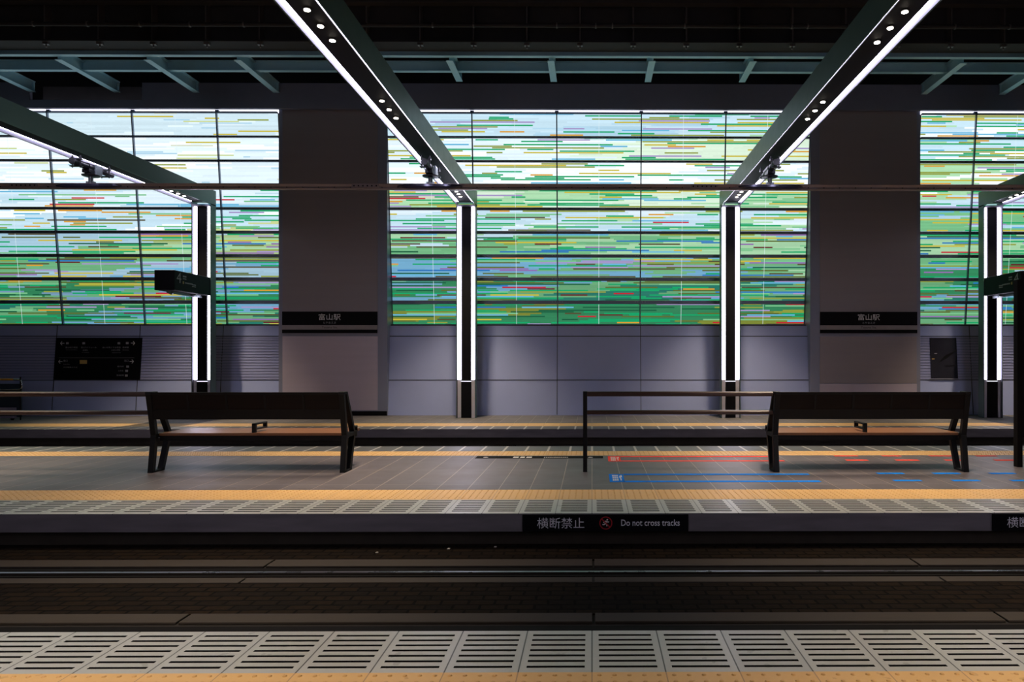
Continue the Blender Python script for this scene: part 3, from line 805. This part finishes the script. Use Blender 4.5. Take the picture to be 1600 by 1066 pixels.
for xc, lab in zip(XC[:3], ('black insulator hanger under the leftmost portal beam', 'black insulator hanger under the portal beam left of the centre', 'black insulator hanger under the portal beam right of the centre')):
    hanger(xc, lab)

# ------------------------------------------------------------------ track number signs on the outer portals
def track_sign(xc, side, lab):
    """side +1: the written face looks to +X (left sign), -1: to -X (right sign)"""
    z0, z1 = P(900, 462.5, 14.6)[2], P(900, 434, 14.6)[2]
    yf, yb_ = 13.35, 14.597
    e = empty('track_number_sign', (xc, 14.0, z0), lab, 'sign', 'black track number signs')
    MB().box(xc - .19, xc + .19, yf, yb_, z0, z1).build('sign_box', 'black', e, bevel=.006)
    xf = xc + side * .1925; face = 'right' if side > 0 else 'left'
    # the text starts near the camera end on the left sign, at the camera end on the right one as well
    text('track_number', '4', 'txt_dim', xf, yf + .14, (z0 + z1) / 2 + .06, .15, .20, e, face)
    for (yy, zz, wd, ht, mt) in ((.33, .10, .12, .03, 'txt_dim'), (.33, .055, .12, .02, 'txt_dim'), (.29, -.02, .05, .05, 'yellow'), (.47, -.02, .26, .025, 'txt_dim'), (.65, -.03, .14, .022, 'txt_dim'), (.65, -.065, .14, .016, 'txt_dim')):
        zc = (z0 + z1) / 2 + zz
        b = MB(); n = max(1, int(wd / .03))
        for k in range(n):
            a = yf + yy - wd/2 + wd * k / n; b.box(xf - .001, xf + .001, a, a + wd / n * .8, zc - ht/2, zc + ht/2)
        b.build('small_lettering' if mt != 'yellow' else 'yellow_symbol', mt, e)
    b = MB(); b.box(xc - .02, xc + .02, yf + .1, 14.597, z0 - .05, z0 - .002); b.box(xc - .1, xc + .1, 14.2, 14.25, z0 - .04, z0 - .002)
    b.cyl((xc, yf + .2, z0 - .03), (xc, yf + .25, z0 - .03), .04, n=12)
    b.build('sign_bracket', 'clamp_light', e)
track_sign(XC[0], 1, 'black box sign reading 4 on the left portal column')
track_sign(XC[3], -1, 'black box sign reading 4 on the right portal column')

# ------------------------------------------------------------------ information boards on the wall
def wpt(x, y):
    """point on the leaning lower wall seen at photo pixel"""
    Y = 15.38
    for _ in range(6): q = P(x, y, Y); Y = prof_y(q[2]) - .03
    return P(x, y, Y)
def leaning_board(name, x0, x1, y0, y1, mat, parent, off=0.0):
    a, b_ = wpt(x0, y0), wpt(x1, y1)
    xa, xb, z1, z0 = a[0], b_[0], a[2], b_[2]
    return MB().prism([(prof_y(z0) - .03 - off, z0), (prof_y(z0) - .006 - off, z0), (prof_y(z1) - .006 - off, z1), (prof_y(z1) - .03 - off, z1)], 'x', xa, xb).build(name, mat, parent)
c = wpt(150, 560)
e = empty('direction_board', (c[0], c[1], wpt(150, 593)[2]), 'black direction board with arrows on the left wall, between column and frame edge', 'sign')
leaning_board('board', 87.5, 218, 528, 593.5, 'black', e)
def wt(name, s, x, y, wpx, hpx, mat='txt_dim'):
    q = wpt(x, y); k = q[1] / F
    text(name, s, mat, q[0], q[1] - .004, q[2], wpx * k, hpx * k, e)
wt('arrow', '←', 97.5, 536.5, 6.5, 6.5, 'txt'); wt('arrow', '→', 208, 536.3, 6.5, 6.5, 'txt'); wt('arrow', '←', 94.5, 565.3, 6.5, 6.5, 'txt'); wt('arrow', '→', 206, 565, 6.5, 6.5, 'txt')
wt('lettering', '富山地方鉄道', 112, 543, 19, 2.7); wt('lettering', '富山ライトレール', 139, 543, 24, 2.7); wt('lettering', 'あいの風とやま鉄道', 174.5, 543, 28, 2.7); wt('lettering', '新幹線', 196.5, 543, 9.5, 2.7)
wt('lettering', 'JR高山本線', 181, 547.3, 13.5, 2.7); wt('lettering', '岩瀬浜', 133.5, 547.4, 8, 2.5)
wt('lettering', 'Toyama Chiho Railway', 112, 547, 18, 1.2); wt('lettering', 'for Iwasehama', 134, 550.5, 11, 1.3); wt('lettering', 'Takayama Line', 182, 551.5, 14, 1.4); wt('lettering', 'Shinkansen', 196.5, 547, 9.5, 1.2)
wt('lettering', '南口', 102.5, 564, 6.5, 3.6); wt('lettering', '北口', 197.5, 563.8, 6.5, 3.6)
wt('lettering', 'South Exit', 104, 569.3, 10, 1.2); wt('lettering', '市内電車のりば', 110, 574, 22, 2.2)
wt('lettering', '案内所', 188.5, 572.8, 10, 2.4); wt('lettering', 'お手洗', 189, 579.5, 7.5, 2.4); wt('lettering', '駐輪場', 188, 586.5, 11, 2.4)
def wbox(x, y, wpx, hpx, mat, name):
    q = wpt(x, y); k = q[1] / F
    MB().box(q[0] - wpx*k/2, q[0] + wpx*k/2, q[1] - .006, q[1] - .0005, q[2] - hpx*k/2, q[2] + hpx*k/2).build(name, mat, e)
wbox(130.5, 565.8, 11, 6, 'yellow', 'yellow_patch')
for x, y in ((105.5, 536.5), (131, 536.5), (186, 536.5), (199, 536.3), (199.5, 573), (198, 579.7), (197.5, 587)): wbox(x, y, 4, 3.2, 'txt_dim', 'pictogram')
a = wpt(92, 559.3); b_ = wpt(210, 559.3)
MB().box(a[0], b_[0], a[1] - .006, a[1] - .0005, a[2] - .003, a[2] + .003).build('divider_line', 'txt_dim', e)
c = wpt(1475, 560)
e = empty('map_board', (c[0], c[1], wpt(1475, 592)[2]), 'dark glossy map board on the wall right of the right pilaster', 'board')
leaning_board('board', 1453, 1497, 528, 591.5, 'map', e)
leaning_board('bottom_trim', 1453.5, 1498, 591.5, 593, 'pil_frame', e)
bb = MB()
for x0, y0, x1, y1, wd in ((1468, 566, 1478, 556, 2.6), (1478, 556, 1486, 553, 3.2), (1486, 553, 1495, 547, 2.6), (1474, 562, 1484, 556, 2), (1476, 571.5, 1494, 571.5, 1.6), (1480, 574, 1486, 571, 1.2)):
    p0, p1 = wpt(x0, y0), wpt(x1, y1); k = p0[1] / F * wd / 2
    L = math.hypot(p1[0]-p0[0], p1[2]-p0[2]); nx, nz_ = -(p1[2]-p0[2])/L*k, (p1[0]-p0[0])/L*k
    q = [(p0[0]+nx, p0[1]-.003, p0[2]+nz_), (p0[0]-nx, p0[1]-.003, p0[2]-nz_), (p1[0]-nx, p1[1]-.003, p1[2]-nz_), (p1[0]+nx, p1[1]-.003, p1[2]+nz_)]
    bb.add(q, [(0,1,2,3)])
bb.build('map_drawing', 'map_line', e)
wb2 = lambda x, y, w2, h2, m_, n_: wbox(x, y, w2, h2, m_, n_)
wbox(1462, 552.5, 4, 1, 'txt_dim', 'small_lettering'); wbox(1458, 561, 4, 1.6, 'yellow', 'yellow_symbol')

# ------------------------------------------------------------------ benches
def bench(x0, x1, lab):
    e = empty('bench', ((x0 + x1) / 2, 7.95, .005), lab, 'bench', 'platform benches')
    z0 = .005
    for x in (x0, x1):
        b = MB()
        N = [(7.745, .893), (7.84, .41), (7.785, z0)]; Fp = [(7.83, .893), (8.10, .41), (7.955, z0)]
        for L in (N, Fp):
            for p, q in zip(L, L[1:]): b.bar((x, p[0], p[1]), (x, q[0], q[1]), .058, .055)
        b.box(x - .029, x + .029, 7.717, 7.857, .868, .897)
        b.box(x - .029, x + .029, 7.76, 7.98, z0, z0 + .022)
        b.box(x - .029, x + .029, 7.82, 8.12, .385, .43)
        b.build('end_frame', 'frame', e, bevel=.004)
    # seat boards
    for k in range(4):
        ya = 7.875 + k * .142
        MB().box(x0 + .03, x1 - .03, ya, ya + .136, .402, .432).build('seat_board', 'wood', e, bevel=.004)
    MB().box(x0 + .03, x1 - .03, 7.89, 7.93, .345, .402).build('seat_rail', 'frame', e)
    MB().box(x0 + .03, x1 - .03, 8.3, 8.34, .345, .402).build('seat_rail', 'frame', e)
    # backrest : outer board and the frame behind it
    sl = lambda z: 7.742 + (.893 - z) * .19
    b = MB(); za, zb = .592, .893
    b.prism([(sl(za) - .012, za), (sl(za) + .02, za), (sl(zb) + .02, zb), (sl(zb) - .012, zb)], 'x', x0 + .03, x1 - .03)
    b.build('backrest', 'wood_dark', e, bevel=.003)
    zb2 = .70
    MB().prism([(sl(za) - .02, za), (sl(za) - .013, za), (sl(zb2) - .013, zb2), (sl(zb2) - .02, zb2)], 'x', x0 + .03, x1 - .03).build('back_rail', 'frame', e)
    MB().prism([(sl(.865) - .02, .865), (sl(.865) - .013, .865), (sl(zb) - .013, zb), (sl(zb) - .02, zb)], 'x', x0 + .03, x1 - .03).build('back_rail', 'frame', e)
    n = 4
    for k in range(1, n + 1):
        xx = x0 + (x1 - x0) * k / (n + 1)
        MB().prism([(sl(.7) - .018, .70), (sl(.7) - .013, .70), (sl(.865) - .013, .865), (sl(.865) - .018, .865)], 'x', xx - .012, xx + .012).build('back_strap', 'frame', e)
    # middle armrest: loop of flat bar on a post at the near end
    xe = x1 if x0 < 0 else x0; b = MB()
    b.box(xe - .02, xe + .02, 8.08, 8.21, .47, .485); b.box(xe - .02, xe + .02, 8.08, 8.21, .415, .43); b.box(xe - .02, xe + .02, 8.195, 8.21, .415, .485); b.box(xe - .02, xe + .02, 8.06, 8.12, .41, .485)
    b.build('end_armrest', 'frame', e, bevel=.003)
    xm = x0 + (x1 - x0) * (.507 if x0 < 0 else .492); b = MB()
    b.box(xm - .022, xm + .022, 7.90, 7.935, .432, .535); b.box(xm - .022, xm + .022, 7.90, 8.19, .517, .535)
    b.box(xm - .022, xm + .022, 8.165, 8.19, .462, .535); b.box(xm - .022, xm + .022, 7.93, 8.19, .462, .478)
    b.build('armrest', 'frame', e, bevel=.003)
    return e
BL = (P(236.5, 739, 7.785)[0], P(536, 739, 7.785)[0]); BR = (P(1213, 739, 7.785)[0], P(1508.5, 739, 7.785)[0])
bench(*BL, 'wooden bench with black end frames on the middle platform, left-hand one')
bench(*BR, 'wooden bench with black end frames standing beside the blue and red tapes')

# ------------------------------------------------------------------ leaning rails
def lean_rail(x0, x1, posts, lab):
    e = empty('leaning_rail', ((x0 + x1) / 2, 7.83, .005), lab, 'handrail', 'brown leaning rails beside the benches')
    for ya, yb_ in ((612, 619.4), (641.2, 647.8)):
        z1, z0 = P(925, ya, 7.83)[2], P(925, yb_, 7.83)[2]
        r_ = .014; yc = 7.83; d = .035
        MB().prism([(yc - d, z0 + r_), (yc - d + r_, z0), (yc + d - r_, z0), (yc + d, z0 + r_), (yc + d, z1 - r_), (yc + d - r_, z1), (yc - d + r_, z1), (yc - d, z1 - r_)], 'x', x0, x1).build('rail_bar', 'railwood', e)
    for x in posts:
        MB().box(x - .023, x + .023, 7.80, 7.86, .005, .898).build('post', 'frame', e, bevel=.003)
xs_ = P(914.3, 700, 7.83)[0]
lean_rail(xs_ + .02, BR[0] - .032, (xs_,), 'brown two-bar leaning rail with black post, left of the right bench')
lean_rail(-7.4, BL[0] - .032, (-7.4,), 'brown two-bar leaning rail running off the left frame edge')

# ------------------------------------------------------------------ dark upright board at the right edge
xa = P(1590, 700, 8.1)[0]
e = empty('upright_board', (xa + .45, 8.14, .005), 'tall black upright board cut off by the right frame edge', 'board')
zt_ = P(1590, 437, 8.1)[2]
for x in (xa, xa + .84): MB().box(x, x + .06, 8.10, 8.18, .005, zt_).build('post', 'steel_dark', e, bevel=.003)
MB().box(xa + .06, xa + .84, 8.12, 8.16, .35, zt_).build('panel', 'black', e)

# ------------------------------------------------------------------ barrier cart at the left edge
yc = 14.25
X = lambda px: P(px, 620, yc)[0]
Z = lambda py: P(20, py, yc)[2]
e = empty('ramp_cart', (X(10), yc, .005), 'small dark cart with a yellow handle bar at the left frame edge', 'cart')
x0 = X(-60)
MB().cyl((X(32), yc, .005), (X(32), yc, Z(589)), .012, n=10).build('post', 'frame', e)
b = MB(); arc = [(X(21), yc, Z(593))] + [(X(30) + .05 * sin(a_), yc, Z(598) + .06 * cos(a_)) for a_ in (0.2, .7, 1.2)] + [(X(34.5), yc, Z(603)), (X(33), yc, Z(607)), (X(29), yc, Z(609)), (x0, yc, Z(609.3))]
b.path(arc, .014); b.build('handle_loop', 'chrome', e)
MB().cyl((x0, yc, Z(593)), (X(21), yc, Z(593)), .018, n=12).build('grip', 'cart_yellow', e)
MB().box(x0, X(31), yc + .03, yc + .06, Z(652), Z(600)).build('side_panel', 'cart_teal', e)
MB().box(x0, X(24), yc - .06, yc + .03, Z(642.5), Z(637)).build('shelf', 'cart_grey', e)
MB().box(x0, X(24), yc - .06, yc + .03, Z(653.5), Z(650)).build('shelf', 'cart_grey', e)
for px in (-50, 21): MB().cyl((X(px), yc - .04, .035), (X(px), yc - .01, .035), .03, n=14).build('castor', 'black', e)
bpy.context.view_layer.update()
